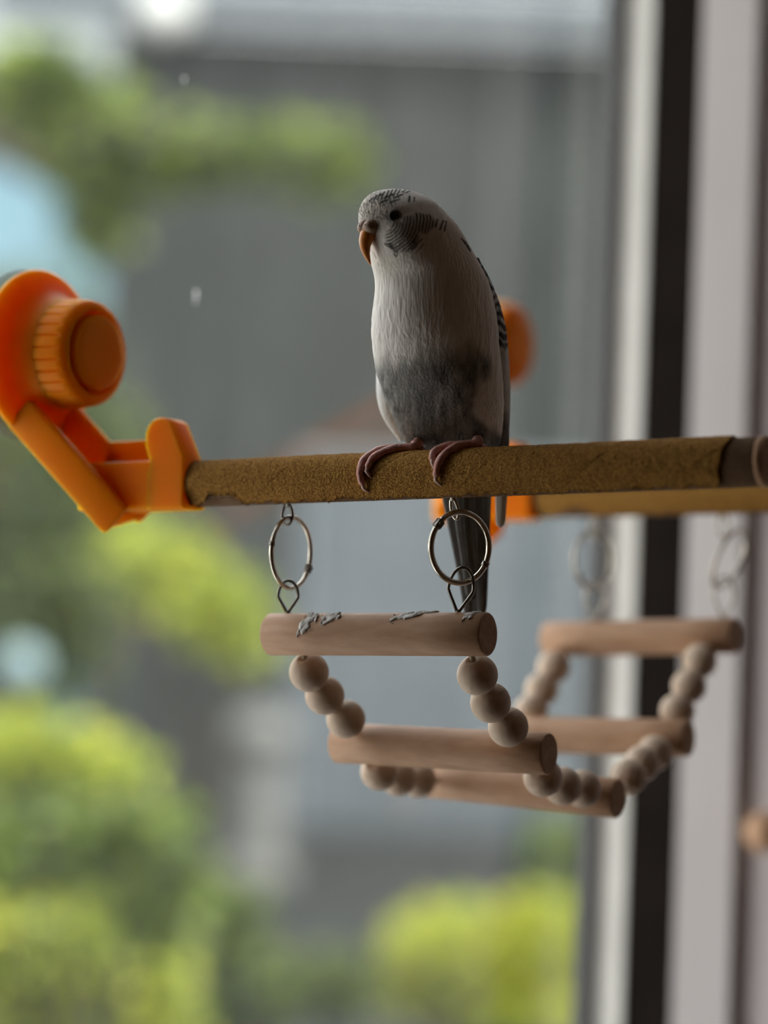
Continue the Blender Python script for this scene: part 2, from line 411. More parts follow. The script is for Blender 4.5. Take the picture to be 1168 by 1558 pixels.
def bracket(root, cup, pl, h_end):
    """suction cup at cup (on the glass), knob, arm and socket carrying the dowel line pl"""
    c = Vector(cup)
    mk('suction_cup', lathe(c, A, [(0.0380, 0.0), (0.0382, 0.0015), (0.0368, 0.005), (0.030, 0.0085), (0.012, 0.010)], 64), M['clear'], root)
    fl = mk('flange', lathe(c, A, [(0.0350, 0.0060), (0.0368, 0.0070), (0.0372, 0.0086), (0.0364, 0.0098), (0.034, 0.0105), (0.029, 0.0128), (0.025, 0.0175), (0.0235, 0.0235), (0.018, 0.024)], 80), M['orange'], root, auto=50)
    def rib(r, i, j, t):
        return r - (0.0011 if (j % 7) in (0,) and 1 <= i <= 3 else 0)
    kn = mk('knob', lathe(c + A * 0.0060, A, [(0.0232, 0.0165), (0.0235, 0.0175), (0.0236, 0.022), (0.0231, 0.0285), (0.0224, 0.0312), (0.0205, 0.0330), (0.0186, 0.0333), (0.0180, 0.0322), (0.0178, 0.030)], 196, rib), M['orange'], root, auto=40)
    def octo(r, i, j, t):
        k = abs(((t / (math.pi / 4)) % 1) - 0.5) * 2
        return r * (0.965 + 0.035 * k)
    mk('button', lathe(c + A * 0.0060, A, [(0.0166, 0.028), (0.0166, 0.0335), (0.0160, 0.0352), (0.0148, 0.0358), (0.011, 0.0360), (0.004, 0.0356)], 64, octo), M['orange'], kn, auto=40)
    # socket end of the dowel
    e = pl.a + pl.d * h_end
    sock_c = e - pl.d * 0.016
    start = c + A * 0.0085 - Z3 * 0.024
    end = sock_c - pl.d * 0.021 - pl.up * 0.006
    ad = (end - start).normalized()
    side = (R - ad * R.dot(ad)).normalized()
    nrm = ad.cross(side).normalized()
    if nrm.dot(A) < 0: nrm = -nrm
    L2 = (end - start).length / 2 + 0.003
    mid = (start + end) / 2 + ad * 0.004
    arm = mk('arm', obox(mid - nrm * 0.0065, ad, side, nrm, L2, 0.0165, 0.0016, 0.0008), M['orange'], root, smooth=False)
    for sg in (-1, 1):
        mk('arm_rail', obox(mid + side * sg * 0.0155, ad, side, nrm, L2 + 0.002, 0.0028, 0.0080, 0.0024), M['orange'], arm, auto=35)
    mk('socket', obox(sock_c - pl.d * 0.010, pl.d, pl.fr, pl.up, 0.026, 0.0112, 0.0104, 0.002), M['orange'], root, auto=35)
    mk('socket_back', obox(sock_c - pl.d * 0.022 - pl.fr * 0.0095 + pl.up * 0.0085, pl.d, pl.fr, pl.up, 0.0135, 0.0022, 0.0130, 0.0015), M['orange'], root, auto=35)
    # rounded clamp ear standing on the socket
    e0 = sock_c + pl.d * 0.016
    prof = [(0.003, -0.0108), (-0.0150, -0.0108), (-0.0152, 0.002), (-0.0138, 0.007), (-0.0142, 0.0105), (-0.0160, 0.015)]
    for k in range(0, 11):
        t = math.radians(180 - 135 * k / 10)
        prof.append((-0.0090 + 0.0074 * math.cos(t), 0.0205 + 0.0078 * math.sin(t)))
    prof += [(0.0030, 0.0108)]
    n = len(prof); V = []
    cxx = sum(p[0] for p in prof) / n; czz = sum(p[1] for p in prof) / n
    for dd, sc in ((-0.003, 0.95), (-0.0022, 1), (0.0107, 1), (0.0115, 0.95)):
        for x, z in prof: V.append(e0 + pl.d * (cxx + (x - cxx) * sc) + pl.fr * dd + pl.up * (czz + (z - czz) * sc))
    Fc = grid_faces(4, n) + [tuple(range(n - 1, -1, -1)), tuple(3 * n + j for j in range(n))]
    mk('clamp_ear', (V, Fc), M['orange'], root, auto=40)

def perch(root, pl, h0, h1, hw0, hw1, seed):
    # fluted dowel
    nfl = 40; n = nfl * 4; V = []
    stations = [(h0 - 0.02, 1), (h1 - 0.0042, 1), (h1 - 0.0040, 0.955), (h1 - 0.0036, 0.955)]
    for h, sc in stations:
        for j in range(n):
            r = 0.00945 * sc - (0.0006 if j % 4 in (0,) else 0) * (sc == 1)
            t = 360.0 * j / n; V.append(pl.at(h, t, r))
    Fc = grid_faces(len(stations), n) + [tuple(range(n)), tuple(reversed([(len(stations) - 1) * n + j for j in range(n)]))]
    Fc = [tuple(reversed(f)) for f in Fc]
    dw = mk('dowel', (V, Fc), M['dowel'], root, smooth=False)
    mk('end_cap', lathe(pl.a + pl.d * (h1 - 0.0037), pl.d, [(0.0092, 0), (0.0097, 0.0006), (0.0097, 0.0022), (0.0090, 0.0034), (0.004, 0.0037)], 48), M['endgrain'], root, auto=50)
    # gritty wrap with ragged lower edge, open along the underside
    nh, na = 520, 110
    hs = np.linspace(0, 1, nh); V = np.zeros((nh, na, 3))
    a = np.array(pl.a); d = np.array(pl.d); fr_ = np.array(pl.fr); up_ = np.array(pl.up)
    edge = -58 + 10 * (vnoise(np.stack([hs * 60 + seed, hs * 0 + 3.1, hs * 0], -1)) - .5) + 9 * (vnoise(np.stack([hs * 210 + seed, hs * 0 + 7.1, hs * 0], -1)) - .5)
    # a torn notch near the glass end
    edge = edge + 30 * np.exp(-((hs - 0.085) / 0.035) ** 4)
    back = 236 + 14 * (vnoise(np.stack([hs * 80 + seed, hs * 0 + 9.1, hs * 0], -1)) - .5)
    f = np.linspace(0, 1, na)
    ang = np.radians(edge[:, None] * (1 - f) + back[:, None] * f)
    hend = hw1 - 0.0045 * (1 - np.sin(ang)) / 2 + 0.0012 * (vnoise(np.stack([ang * 6, ang * 0 + seed, ang * 0], -1)) - .5)
    hst = hw0 + 0.003 * np.cos(ang) * 0 + 0.0012 * (vnoise(np.stack([ang * 5, ang * 0 + seed + 4, ang * 0], -1)) - .5)
    h = hst + (hend - hst) * hs[:, None]
    q = np.stack([h * 900, ang * 9.5, ang * 0 + seed], -1)
    disp = 0.00022 * (vnoise(q) - .5) + 0.00028 * (vnoise(q * 0.37) - .5)
    # spiral seams where the strip overlaps
    ph = (h - 0.0135 * ang) / 0.047
    seam = np.exp(-((ph - np.round(ph)) / 0.011) ** 2)
    r = PR + disp - 0.00030 * seam
    lift = np.exp(-f * 40)[None, :] * 0.0004
    r = r + lift
    V = a + h[..., None] * d + (np.cos(ang) * r)[..., None] * fr_ + (np.sin(ang) * r)[..., None] * up_
    rin = 0.0095
    Vi = a + h[..., None] * d + (np.cos(ang) * rin)[..., None] * fr_ + (np.sin(ang) * rin)[..., None] * up_
    allV = np.concatenate([V.reshape(-1, 3), Vi.reshape(-1, 3)]); off = nh * na
    Fc = []
    for i in range(nh - 1):
        for j in range(na - 1):
            q = i * na + j; Fc.append((q, q + 1, q + na + 1, q + na))
    for i in range(nh - 1):
        for j in (0, na - 1):
            q = i * na + j; Fc.append((q, q + na, q + na + off, q + off))
    for j in range(na - 1):
        for i in (0, nh - 1):
            q = i * na + j; Fc.append((q, q + 1, q + 1 + off, q + off))
    mk('wrap', (allV, Fc), M['wrap'], root)
    # loose fibres along the torn edge
    fib = []
    for k in range(260):
        i = int(RNG.integers(2, nh - 2)); b = Vector(V[i, 0]); dirv = (-Vector(up_) * 0.7 + Vector(d) * RNG.normal() * 0.7 + Vector(fr_) * (0.3 + 0.4 * RNG.random())).normalized()
        l = 0.0004 + 0.0011 * RNG.random()
        fib.append(tube([b + Vector(up_) * 0.0006, b + dirv * l * 0.6, b + dirv * l], [0.00022, 0.00014, 0.00004], 4))
    o = mk('wrap_fibres', join(*fib), M['wrap'], root); o['kind'] = 'stuff'

cupA = on_plane(40, 541, 0.0)
perchA = empty('suction_perch', cupA, 'wrapped wooden perch with an orange suction bracket, the budgerigar standing on it', 'perch', 'suction perches on the pane')
bracket(perchA, cupA, PA, PA.h_of_u(292))
perch(perchA, PA, PA.h_of_u(292), PA.h_of_u(1172), PA.h_of_u(288), PA.h_of_u(1118), 1.0)
_k = on_plane(786, 524, 0.039); cupB = _k - A * 0.039
perchB = empty('suction_perch', cupB, 'wrapped wooden perch with an orange suction bracket, beside the window frame and behind the bird', 'perch', 'suction perches on the pane')
bracket(perchB, cupB, PB, PB.h_of_u(812))
perch(perchB, PB, PB.h_of_u(812), PB.len, PB.h_of_u(828), PB.len - 0.02, 5.0)

# ------------------------------------------------------------------ bead bridge slung between the perches
bridge = empty('bead_bridge', P(805, 1213, 1.06), 'hanging ladder bridge of wooden rungs and round pale beads', 'bird toy')
RR = 0.0087
RUNG = [  # left end u v, right end u v, depth at middle
    (411, 965, 742, 965, 0.957), (513, 1130, 835, 1147, 0.998), (648, 1184, 940, 1215, 1.060), (762, 1117, 1047, 1123, 1.123), (831, 973, 1118, 967, 1.163)]
rung_lines = []
for i, (ul, vl, ur, vr, zc) in enumerate(RUNG):
    um = (ul + ur) / 2
    a = P(ul, vl, line_z(ul, um, zc)); b = P(ur, vr, line_z(ur, um, zc)); d = (b - a).normalized(); Lr = (b - a).length
    rung_lines.append((a, b, um, zc))
    body = mk('rung', lathe(a, d, [(RR - 0.0006, 0), (RR, 0.0006), (RR, Lr * .25), (RR, Lr * .5), (RR, Lr * .75), (RR, Lr - 0.0005), (RR - 0.0004, Lr)], 48), M['rung'], bridge, auto=50)
    # grain runs along the rung
    for s, pt in ((-1, a), (1, b)):
        mk('end_grain', lathe(pt + d * s * (-0.0003), d * s, [(RR - 0.0007, 0), (RR - 0.0008, 0.00045), (RR * .5, 0.0005)], 40), M['endgrain'], body, auto=50)
    if i == 0:
        # dried droppings on the top rung
        upv = (Z3 - d * d.z).normalized(); frv = d.cross(upv); frv = frv if frv.y < 0 else -frv
        def stain(u, ang, su, sa, seed):
            n1, n2 = 34, 26; V = []
            h = (u - ul) / (ur - ul) * Lr
            for p in range(n1):
                for q in range(n2):
                    x = p / (n1 - 1) * 2 - 1; y = q / (n2 - 1) * 2 - 1
                    nn = float(vnoise(np.array([x * 2.6 + seed, y * 2.6, seed])) + 0.6 * vnoise(np.array([x * 8 + seed, y * 8, seed])))
                    edge = 1.3 - math.sqrt(x * x + y * y) + (nn - 0.95) * 1.5
                    hh = 0.0009 * max(0, min(1, edge * 3)) * (0.5 + nn * 0.6) - 0.0004
                    if edge <= 0: hh = -0.0005
                    t = math.radians(ang + y * sa + x * 14)
                    V.append(a + d * (h + x * su) + (frv * math.cos(t) + upv * math.sin(t)) * (RR + hh))
            Fc = []
            for p in range(n1 - 1):
                for q in range(n2 - 1):
                    k = p * n2 + q; Fc.append((k, k + 1, k + n2 + 1, k + n2))
            mk('dropping', (V, Fc), M['dropping'], body)
        stain(483, 38, 0.0042, 36, 1.3); stain(516, 52, 0.0045, 22, 4.7); stain(628, 55, 0.0055, 17, 8.2); stain(726, 60, 0.003, 18, 12.9); stain(655, 78, 0.004, 15, 2.2)
    if i == 2:
        c = a + d * Lr * 0.27; 
# beads: one shared mesh, threaded on cords
BR = 0.0083
def bead_shape():
    prof = []
    for k in range(0, 25):
        t = math.pi * k / 24; r = BR * math.sin(t); h = -BR * math.cos(t)
        if r < 0.0016: continue
        prof.append((r, h))
    prof = [(0.0014, prof[0][1] + 0.001)] + prof + [(0.0014, prof[-1][1] - 0.001)]
    return lathe((0, 0, 0), (0, 0, 1), prof, 32)
bv, bf = bead_shape(); bead_me = mesh_data('bead', bv, bf, M['bead'])
def zat(i, u): return line_z(u, rung_lines[i][2], rung_lines[i][3])
chains = [
    (0, 'L', [(470, 1023), (494, 1058), (526, 1094)], (0.955, 0.975)), (0, 'R', [(726, 1027), (746, 1069), (773, 1106)], None),
    (1, 'L', [(577, 1174), (606, 1183), (636, 1186)], None), (1, 'R', [(826, 1183), (856, 1196), (886, 1200)], None),
    (2, 'L', [(690, 1172), (712, 1156), (736, 1138)], None), (2, 'R', [(956, 1182), (976, 1162), (996, 1146)], None),
    (3, 'L', [(808, 1082), (824, 1049), (842, 1015)], None), (3, 'R', [(1030, 1082), (1048, 1044), (1064, 1006)], None)]
FR_HOLE = {'L': 0.13, 'R': 0.90}
for i, sd, pts, _z in chains:
    fr0 = FR_HOLE[sd]
    a0, b0 = rung_lines[i][0], rung_lines[i][1]; a1, b1 = rung_lines[i + 1][0], rung_lines[i + 1][1]
    p0 = a0.lerp(b0, fr0); p1 = a1.lerp(b1, fr0)
    z0 = (p0 - EYE).dot(FWD); z1 = (p1 - EYE).dot(FWD)
    path = [p0]
    n = len(pts)
    for k, (u, v) in enumerate(pts):
        f = (k + 1) / (n + 1)
        if i == 0: f = f * 0.92
        path.append(P(u, v, z0 + (z1 - z0) * f))
    path.append(p1)
    for k in range(1, n + 1):
        o = bpy.data.objects.new('bead', bead_me); SC.collection.objects.link(o); o.parent = bridge
        o.location = path[k] - Vector(bridge.location)
        dirv = (path[k + 1] - path[k - 1]).normalized()
        o.rotation_mode = 'QUATERNION'; o.rotation_quaternion = dirv.to_track_quat('Z', 'Y')
    mk('cord', tube(path, 0.0011, 8), M['cord'], bridge)

# ------------------------------------------------------------------ screw eyes, split rings
def loop_pts(c, ex, ez, w, h, n=28, drop=0.0):
    """closed loop, pointed by `drop` at its lower end"""
    out = []
    for k in range(n):
        t = 2 * math.pi * k / n
        x = math.sin(t) * w; z = math.cos(t) * h
        if z < 0: x *= (1 - drop * (-z / h))
        out.append(c + ex * x + ez * z)
    return out
def screw_eye(parent, base, direction, size, mat, w=0.55, ax=None, drop=0.55):
    dv = Vector(direction).normalized(); ax = Vector(ax); ax = (ax - dv * ax.dot(dv)).normalized()
    c = base + dv * size * 0.5
    eye = join(tube(loop_pts(c, ax, dv, size * 0.5 * w, size * 0.5, 28, drop), 0.0007, 8, closed=True), tube([base - dv * 0.004, base + dv * 0.0012], 0.0009, 8))
    return mk('screw_eye', eye, mat, parent)
def ring(label, cu, cv, z, hw, hh, wire, hinge_ang, mat=None, group=None, tilt=0):
    c = P(cu, cv, z); rad = hh / F * z; ratio = min(1, hw / hh)
    yaw = math.acos(ratio)
    ex = RIGHT * math.cos(yaw) + FWD * math.sin(yaw); ez = (UP * math.cos(tilt) + RIGHT * math.sin(tilt))
    o = empty('binder_ring', c - Z3 * rad, label, 'ring', group)
    g = math.radians(hinge_ang)
    pts = []
    for k in range(65):
        t = g + 0.10 + (2 * math.pi - 0.20) * k / 64
        pts.append(c + ex * (math.sin(t) * rad) + ez * (math.cos(t) * rad))
    mk('hoop', tube(pts, wire, 10), mat or M['steel'], o)
    # hinge knuckle
    hc = c + ex * (math.sin(g) * rad) + ez * (math.cos(g) * rad)
    tg = ex * math.cos(g) - ez * math.sin(g); rd = ex * math.sin(g) + ez * math.cos(g)
    nn = tg.cross(rd)
    mk('hinge', join(obox(hc, tg, rd, nn, rad * 0.13, wire * 1.35, wire * 1.1, wire * 0.4), tube([hc - nn * wire * 1.8, hc + nn * wire * 1.8], wire * 0.8, 12)), M['steel_dark'], o, auto=40)
    # gap clasp opposite the hinge
    g2 = g + math.pi * 0.93; pc = c + ex * (math.sin(g2) * rad) + ez * (math.cos(g2) * rad)
    tg2 = ex * math.cos(g2) - ez * math.sin(g2)
    mk('clasp', tube([pc - tg2 * rad * 0.07, pc + tg2 * rad * 0.07], wire * 1.3, 10), M['steel_dark'], o)
    return o
zl = line_z(440, 650, .950); zr = line_z(692, 650, .950)
ring('thin metal ring hanging from the budgerigar\'s perch, hinge open at its side', 443, 841, zl, 28, 54, 0.0010, 118, group='rings carrying the bead bridge')
ring('round metal hinged ring hanging below the bird, in front of its grey tail', 700, 833, zr - 0.004, 45, 54, 0.0012, -48, group='rings carrying the bead bridge')
# eyes on perch A and on the first rung
screw_eye(perchA, PA.at(PA.h_of_u(438), -90, 0.0096), -Z3, 0.0085, M['steel_dark'], 0.6, PA.d, 0.2)
screw_eye(perchA, PA.at(PA.h_of_u(688), -90, 0.0096), -Z3 + RIGHT * 0.25, 0.0085, M['steel'], 0.35, PA.d, 0.2)
r1a, r1b = rung_lines[0][0], rung_lines[0][1]
screw_eye(bridge, r1a.lerp(r1b, (437 - 411) / 331) + Z3 * RR, Z3, 0.0135, M['steel_dark'], 0.62, RIGHT, 0.8)
screw_eye(bridge, r1a.lerp(r1b, (697 - 411) / 331) + Z3 * RR, Z3 + RIGHT * 0.1, 0.0180, M['steel_dark'], 0.56, RIGHT, 0.75)
# the far pair, between the second perch and the last rung
zf = lambda u: line_z(u, 975, PB_Z)
ring('metal ring hanging from the far perch in front of the window frame', 903, 852, zf(903), 32, 44, 0.0010, -130, group='rings carrying the bead bridge')
ring('metal ring hanging from the far perch in front of the pale side wall', 1110, 850, zf(1108), 26, 46, 0.0010, 40, tilt=0.35, group='rings carrying the bead bridge')
r5a, r5b = rung_lines[4][0], rung_lines[4][1]
for u, tl in ((905, 0.05), (1100, -0.05)):
    screw_eye(perchB, PB.at(PB.h_of_u(u), -90, 0.0096), -Z3, 0.011, M['steel'], 0.5, PB.d, 0.2)
    screw_eye(bridge, r5a.lerp(r5b, (u - 831) / 287) + Z3 * RR, Z3, 0.020, M['steel'], 0.5, RIGHT, 0.7)

# ------------------------------------------------------------------ budgerigar
def smooth1(x, k):
    ker = np.exp(-0.5 * (np.arange(-3 * k, 3 * k + 1) / k) ** 2); ker /= ker.sum()
    return np.convolve(np.pad(x, 3 * k, mode='edge'), ker, 'valid')
SIL = np.array([  # v, left u, right u, depth of the axis, depth ratio
    (287, 600, 600.1, .9465, .92), (291, 571, 629, .9465, .92), (298, 559, 647, .9465, .92), (306, 551.5, 661, .9465, .92), (322, 545, 677, .9465, .92), (337, 545, 692, .9465, .92),
    (352, 548, 702, .947, .92), (368, 554, 711, .947, .90), (383, 559, 720, .9475, .88), (399, 563, 728, .948, .88), (414, 568, 736, .949, .88),
    (430, 571, 744, .950, .88), (445, 570, 748, .951, .90), (476, 566, 755, .953, .92), (507, 564, 760, .955, .92), (537, 567, 762, .957, .90),
    (568, 572, 765, .959, .88), (591, 580, 767, .961, .85), (622, 591, 767, .964, .80), (637, 599, 765, .966, .76), (652, 606, 764, .968, .70),
    (668, 612, 762, .970, .64), (682, 622, 758, .972, .54), (695, 650, 752, .979, .38), (708, 672, 742, .985, .32), (722, 700, 716, .986, .30)])
NRB, NSB = 460, 360
tt = np.linspace(0, 1, NRB)
vv = 287 + (722 - 287) * (tt - 0.12 * np.sin(2 * np.pi * tt) / 1.0 * 0.8)   # denser towards both ends
cu_ = smooth1(np.interp(vv, SIL[:, 0], (SIL[:, 1] + SIL[:, 2]) / 2), 5)
hw2 = np.interp(vv, SIL[:, 0], ((SIL[:, 2] - SIL[:, 1]) / 2) ** 2)
s2 = smooth1(hw2, 6); hw = np.sqrt(np.where((vv < 296) | (vv > 712), hw2, s2))
zc_ = smooth1(np.interp(vv, SIL[:, 0], SIL[:, 3]), 10); kd = smooth1(np.interp(vv, SIL[:, 0], SIL[:, 4]), 10)
th = np.linspace(0, 2 * np.pi, NSB, endpoint=False)
ct, sn = np.cos(th), np.sin(th)
ex_ = 2 / 2.15
cx = np.sign(ct) * np.abs(ct) ** ex_; sy = np.repeat((np.sign(sn) * np.abs(sn) ** ex_)[None], NRB, 0)
U_ = cu_[:, None] + hw[:, None] * cx
Zd = zc_[:, None] - (hw[:, None] / F * .95) * kd[:, None] * sy        # sy > 0 : side towards the lens
V_ = np.repeat(vv[:, None], NSB, 1)
# soft swelling of the cheek and the breast, and the hollow under the chin
def bump2(u0, v0, su, sv): return np.exp(-((U_ - u0) / su) ** 2 - ((V_ - v0) / sv) ** 2) * np.clip(sy, 0, 1)
Zd = Zd - 0.0016 * bump2(612, 362, 34, 26) + 0.0016 * bump2(590, 418, 50, 16) - 0.0010 * bump2(601, 314, 22, 10) + 0.0008 * bump2(601, 329, 9, 8)
# feather relief: long soft streaks
rl = vnoise(np.stack([U_ / 4.0, V_ / 20.0, sy * 4], -1)) - .5
rl2 = vnoise(np.stack([U_ / 2.0, V_ / 9.0, sy * 4 + 9], -1)) - .5
body_mask = np.clip((V_ - 400) / 60, 0, 1)
amp = 0.00016 * body_mask + 0.00004
Zd = Zd - (rl * amp + rl2 * amp * .35) * np.sign(sy)
U2 = U_ + (rl * 1.2 + rl2 * 0.8) * cx * body_mask * np.clip(hw[:, None] / 60, 0, 1)
BV = PN(U2, V_, Zd).reshape(-1, 3)
bfaces = grid_faces(NRB, NSB)
bfaces += [tuple(range(NSB)), tuple(reversed([(NRB - 1) * NSB + j for j in range(NSB)]))]
bfaces = [tuple(reversed(f)) for f in bfaces]
# plumage colours
def sstep(a, b, x): t = np.clip((x - a) / (b - a), 0, 1); return t * t * (3 - 2 * t)
def n2(su, sv, o): return vnoise(np.stack([U_ / su, V_ / sv, sy * 3 + o], -1))
white = np.array((0.83, 0.785, 0.73)); grey = np.array((0.055, 0.056, 0.054)); black = np.array((0.012, 0.011, 0.010)); buff = np.array((0.50, 0.45, 0.38))
col = np.ones(U_.shape + (3,)) * white
def mixc(m, c):
    global col
    col = col * (1 - m[..., None]) + np.array(c) * m[..., None]
streak = n2(7.0, 24, 1.0); fine = n2(1.5, 7, 5.0)
# grey belly with a feathered upper edge
top = 541 + 10 * np.cos((U_ - 600) / 40) + 26 * (streak - .5) + 10 * (fine - .5)
rightb = 742 - np.clip(V_ - 560, 0, 60) * 0.45 + 26 * (n2(14, 22, 3) - .5) + np.clip(V_ - 625, 0, 80) * 1.4
leftb = 574 + (V_ - 560) * 0.12
gm = sstep(-20, 22, V_ - top) * (1 - sstep(-14, 12, U_ - rightb)) * sstep(-8, 10, U_ - leftb + 8)
gm = gm * sstep(-0.35, 0.05, sy)
mixc(gm * (0.78 + 0.35 * (streak - .5) + 0.3 * (fine - .5)).clip(0, 1), grey)
under = sstep(655, 690, V_); mixc(under * 0.95, (0.085, 0.085, 0.08))
mixc(np.clip(1 - sy * 0 - 1, 0, 1), grey)
# flecks of paler shafts
mixc((sstep(.74, .86, fine) * sstep(400, 470, V_) * 0.25), (0.8, 0.78, 0.75))
# forehead and lores: fine buff mottling
fm = np.exp(-((U_ - 572) / 30) ** 2 - ((V_ - 318) / 26) ** 2)
mott = n2(1.6, 2.4, 11.0)
mixc(np.clip(fm * 1.3, 0, 1) * 0.6, (0.34, 0.27, 0.20)); mixc(np.clip(fm * 1.3, 0, 1) * sstep(.40, .62, mott) * 0.70, (0.10, 0.08, 0.06))
# fine upright lines on the forehead above the cere
ang_f = np.arctan2(V_ - 352, U_ - 566); rad_f = np.hypot(U_ - 566, V_ - 352)
lines = 0.5 + 0.5 * np.sin(ang_f * 46 + 3 * (n2(6, 6, 2) - .5))
mixc(lines ** 2 * np.exp(-((U_ - 560) / 20) ** 2 - ((V_ - 322) / 17) ** 2) * 0.55, black)
# cheek: concentric barring round a point before the eye
rc = np.hypot((U_ - 579), (V_ - 334) * 1.05); wob = 2.4 * (n2(9, 9, 4) - .5)
bars = 0.5 + 0.5 * np.sin((rc + wob) * 2 * math.pi / 4.9)
el1 = ((U_ - 613) / 28) ** 2 + ((V_ - 360) / 25) ** 2
el2 = ((U_ - 638) / 27) ** 2 + ((V_ - 340) / 17) ** 2
cm = np.maximum(1 - sstep(.55, 1.15, el1 + .5 * (n2(6, 6, 8) - .5)), 1 - sstep(.55, 1.15, el2 + .5 * (n2(6, 6, 6) - .5)))
mixc(cm * 0.45, (0.20, 0.16, 0.12))
mixc(cm * sstep(.42, .72, bars) * 0.93, black)
# broken strokes trailing behind the cheek
def stroke(u0, v0, u1, v1, w, s=0.9):
    px, py = U_ - u0, V_ - v0; dx, dy = u1 - u0, v1 - v0; l2 = dx * dx + dy * dy
    t = np.clip((px * dx + py * dy) / l2, 0, 1); dist = np.hypot(px - t * dx, py - t * dy)
    jit = (n2(2.2, 2.2, 7.7) - .5) * 1.2
    mixc((1 - sstep(w * .55, w * 1.2, dist + jit)) * s * (sy > -0.2), black)
for q in ((669, 349, 674, 336, 1.7), (676, 351, 679, 337, 1.3), (662, 346, 666, 334, 1.2), (626, 380, 641, 364, 1.2), (631, 386, 644, 372, .9), (624, 372, 637, 360, 1.0),
          (594, 372, 601, 382, 3.6, .7), (586, 371, 596, 377, 2.6, .7), (599, 386, 602, 391, 1.6, .8), (607, 374, 604, 388, 2.2, .6),
          (623, 299, 622, 307, 1.9), (630, 300, 630, 306, 1.2), (568, 384, 572, 392, 1.3, .4), (574, 400, 576, 404, 1.1, .35)):
    stroke(*q)
# crown: scalloped bars running over the top of the head
for k, u0 in enumerate((565, 571, 577, 583, 589, 595, 601, 607, 615, 621)):
    vt = 287 + ((u0 - 604) / 62.0) ** 2 * 34 + 1
    ln = (9, 13, 17, 20, 24, 26, 22, 16, 5, 4)[k]
    stroke(u0 + 2, vt, u0 - 3, vt + ln * .5, 1.35, .85); stroke(u0 - 3, vt + ln * .5, u0 + 1, vt + ln, 1.0, .65)
for k in range(9):
    u0 = 580 + (k % 5) * 7.5; v0 = 296 + (k // 5) * 8 + (k % 2) * 3
    stroke(u0 - 2.5, v0 + 1.5, u0 + 2.5, v0, 1.7, .85)
mixc(np.exp(-((U_ - 593) / 13) ** 2 - ((V_ - 304) / 10) ** 2) * 0.35, black)
# dusky ring about the eye and pale chin
mixc(np.exp(-(((U_ - 601) / 12) ** 2 + ((V_ - 329) / 10) ** 2) ** 2) * 0.75, (0.05, 0.04, 0.035))
mixc(np.exp(-((U_ - 590) / 22) ** 2 - ((V_ - 403) / 18) ** 2) * 0.25, (0.45, 0.40, 0.26))
# nape: scallops on the back of neck and mantle
for (u0, v0) in ((704, 366), (709, 371), (712, 377)): stroke(u0 - 2, v0 - 3, u0 + 3, v0 + 4, 1.8, .9)
back = sstep(0.15, -0.25, sy) * sstep(330, 400, V_)
sc_ = 0.5 + 0.5 * np.sin(V_ / 2.0 + 2.5 * np.sin(U_ / 4.0)); mixc(back * sstep(.45, .65, sc_) * 0.85, (0.03, 0.03, 0.03))

M['plumage'] = pm('plumage', (0.86, 0.86, 0.86), 0.85, (1, 1, 1), 420, (1.4, 1.4, 0.22), bump=0.55, bscale=900, attr='Col', spec=0.15, sss=0.12, sssr=(1, .8, .6), sscale=0.003)
M['pinkskin'] = pm('pink_skin', (0.66, 0.34, 0.28), 0.5, (0.52, 0.25, 0.21), 500, bump=0.5, bscale=900, sss=0.25, sssr=(1, .4, .25), sscale=0.002)
M['claw'] = pm('claw_horn', (0.62, 0.42, 0.36), 0.45)
M['beak'] = pm('orange_beak', (0.62, 0.22, 0.02), 0.35, (0.50, 0.17, 0.02), 300, sss=0.3, sssr=(1, .4, .1), sscale=0.002)
M['cere'] = pm('brown_cere', (0.36, 0.23, 0.15), 0.6, (0.24, 0.145, 0.09), 500, bump=0.5)
M['eye'] = pm('black_eye', (0.006, 0.005, 0.005), 0.08, coat=0.5)
M['eyelid'] = pm('eyelid_skin', (0.09, 0.075, 0.065), 0.6)
M['tail'] = pm('dark_feather', (0.085, 0.085, 0.08), 0.6, (0.14, 0.14, 0.13), 500, (3, 3, .15), bump=0.4)
M['palefeather'] = pm('pale_feather', (0.78, 0.76, 0.70), 0.7, (0.68, 0.66, 0.60), 500, (3, 3, .2), bump=0.3)
def set_col(o, c):
    me = o.data; at = me.color_attributes.new('Col', 'FLOAT_COLOR', 'POINT')
    c = np.concatenate([np.asarray(c, float).reshape(-1, 3), np.ones((len(me.vertices), 1))], 1).astype(np.float32)
    at.data.foreach_set('color', c.ravel())
bird = empty('budgerigar', PA.at(PA.h_of_u(655), 90, PR), 'white and grey budgerigar with a barred face standing on the wrapped perch', 'bird')
bo = mk('body', (BV, bfaces), M['plumage'], bird); set_col(bo, col)

def surf_z(u, v):
    c = np.interp(v, vv, cu_); h = np.interp(v, vv, hw); z = np.interp(v, vv, zc_); k = np.interp(v, vv, kd)
    x = min(0.999, abs((u - c) / h)); s = (1 - x ** 2.15) ** (1 / 2.15)
    return z - h / F * .95 * k * s
# eyes: the near one and its twin across the head
def eye(u, v, z, name='eye', fw=None):
    c = P(u, v, z)
    e = mk('eye', ball(c, 0.0020, 24, 16, (1, .75, 1), (RIGHT, FWD, UP)), M['eye'], bird)
    pts = loop_pts(c - FWD * 0.0009, RIGHT, UP, 0.0021, 0.0020, 24)
    mk('eyelid', tube(pts, 0.0004, 8, closed=True), M['eyelid'], e)
eye(600.5, 328.5, surf_z(600, 328) + 0.0006)
hz = np.interp(328, vv, zc_)
c2 = P(575, 329, 2 * hz - surf_z(575, 329) - 0.0009)
e2 = mk('eye', ball(c2, 0.00215, 24, 16, (1, .8, 1), (RIGHT, FWD, UP)), M['eye'], bird)
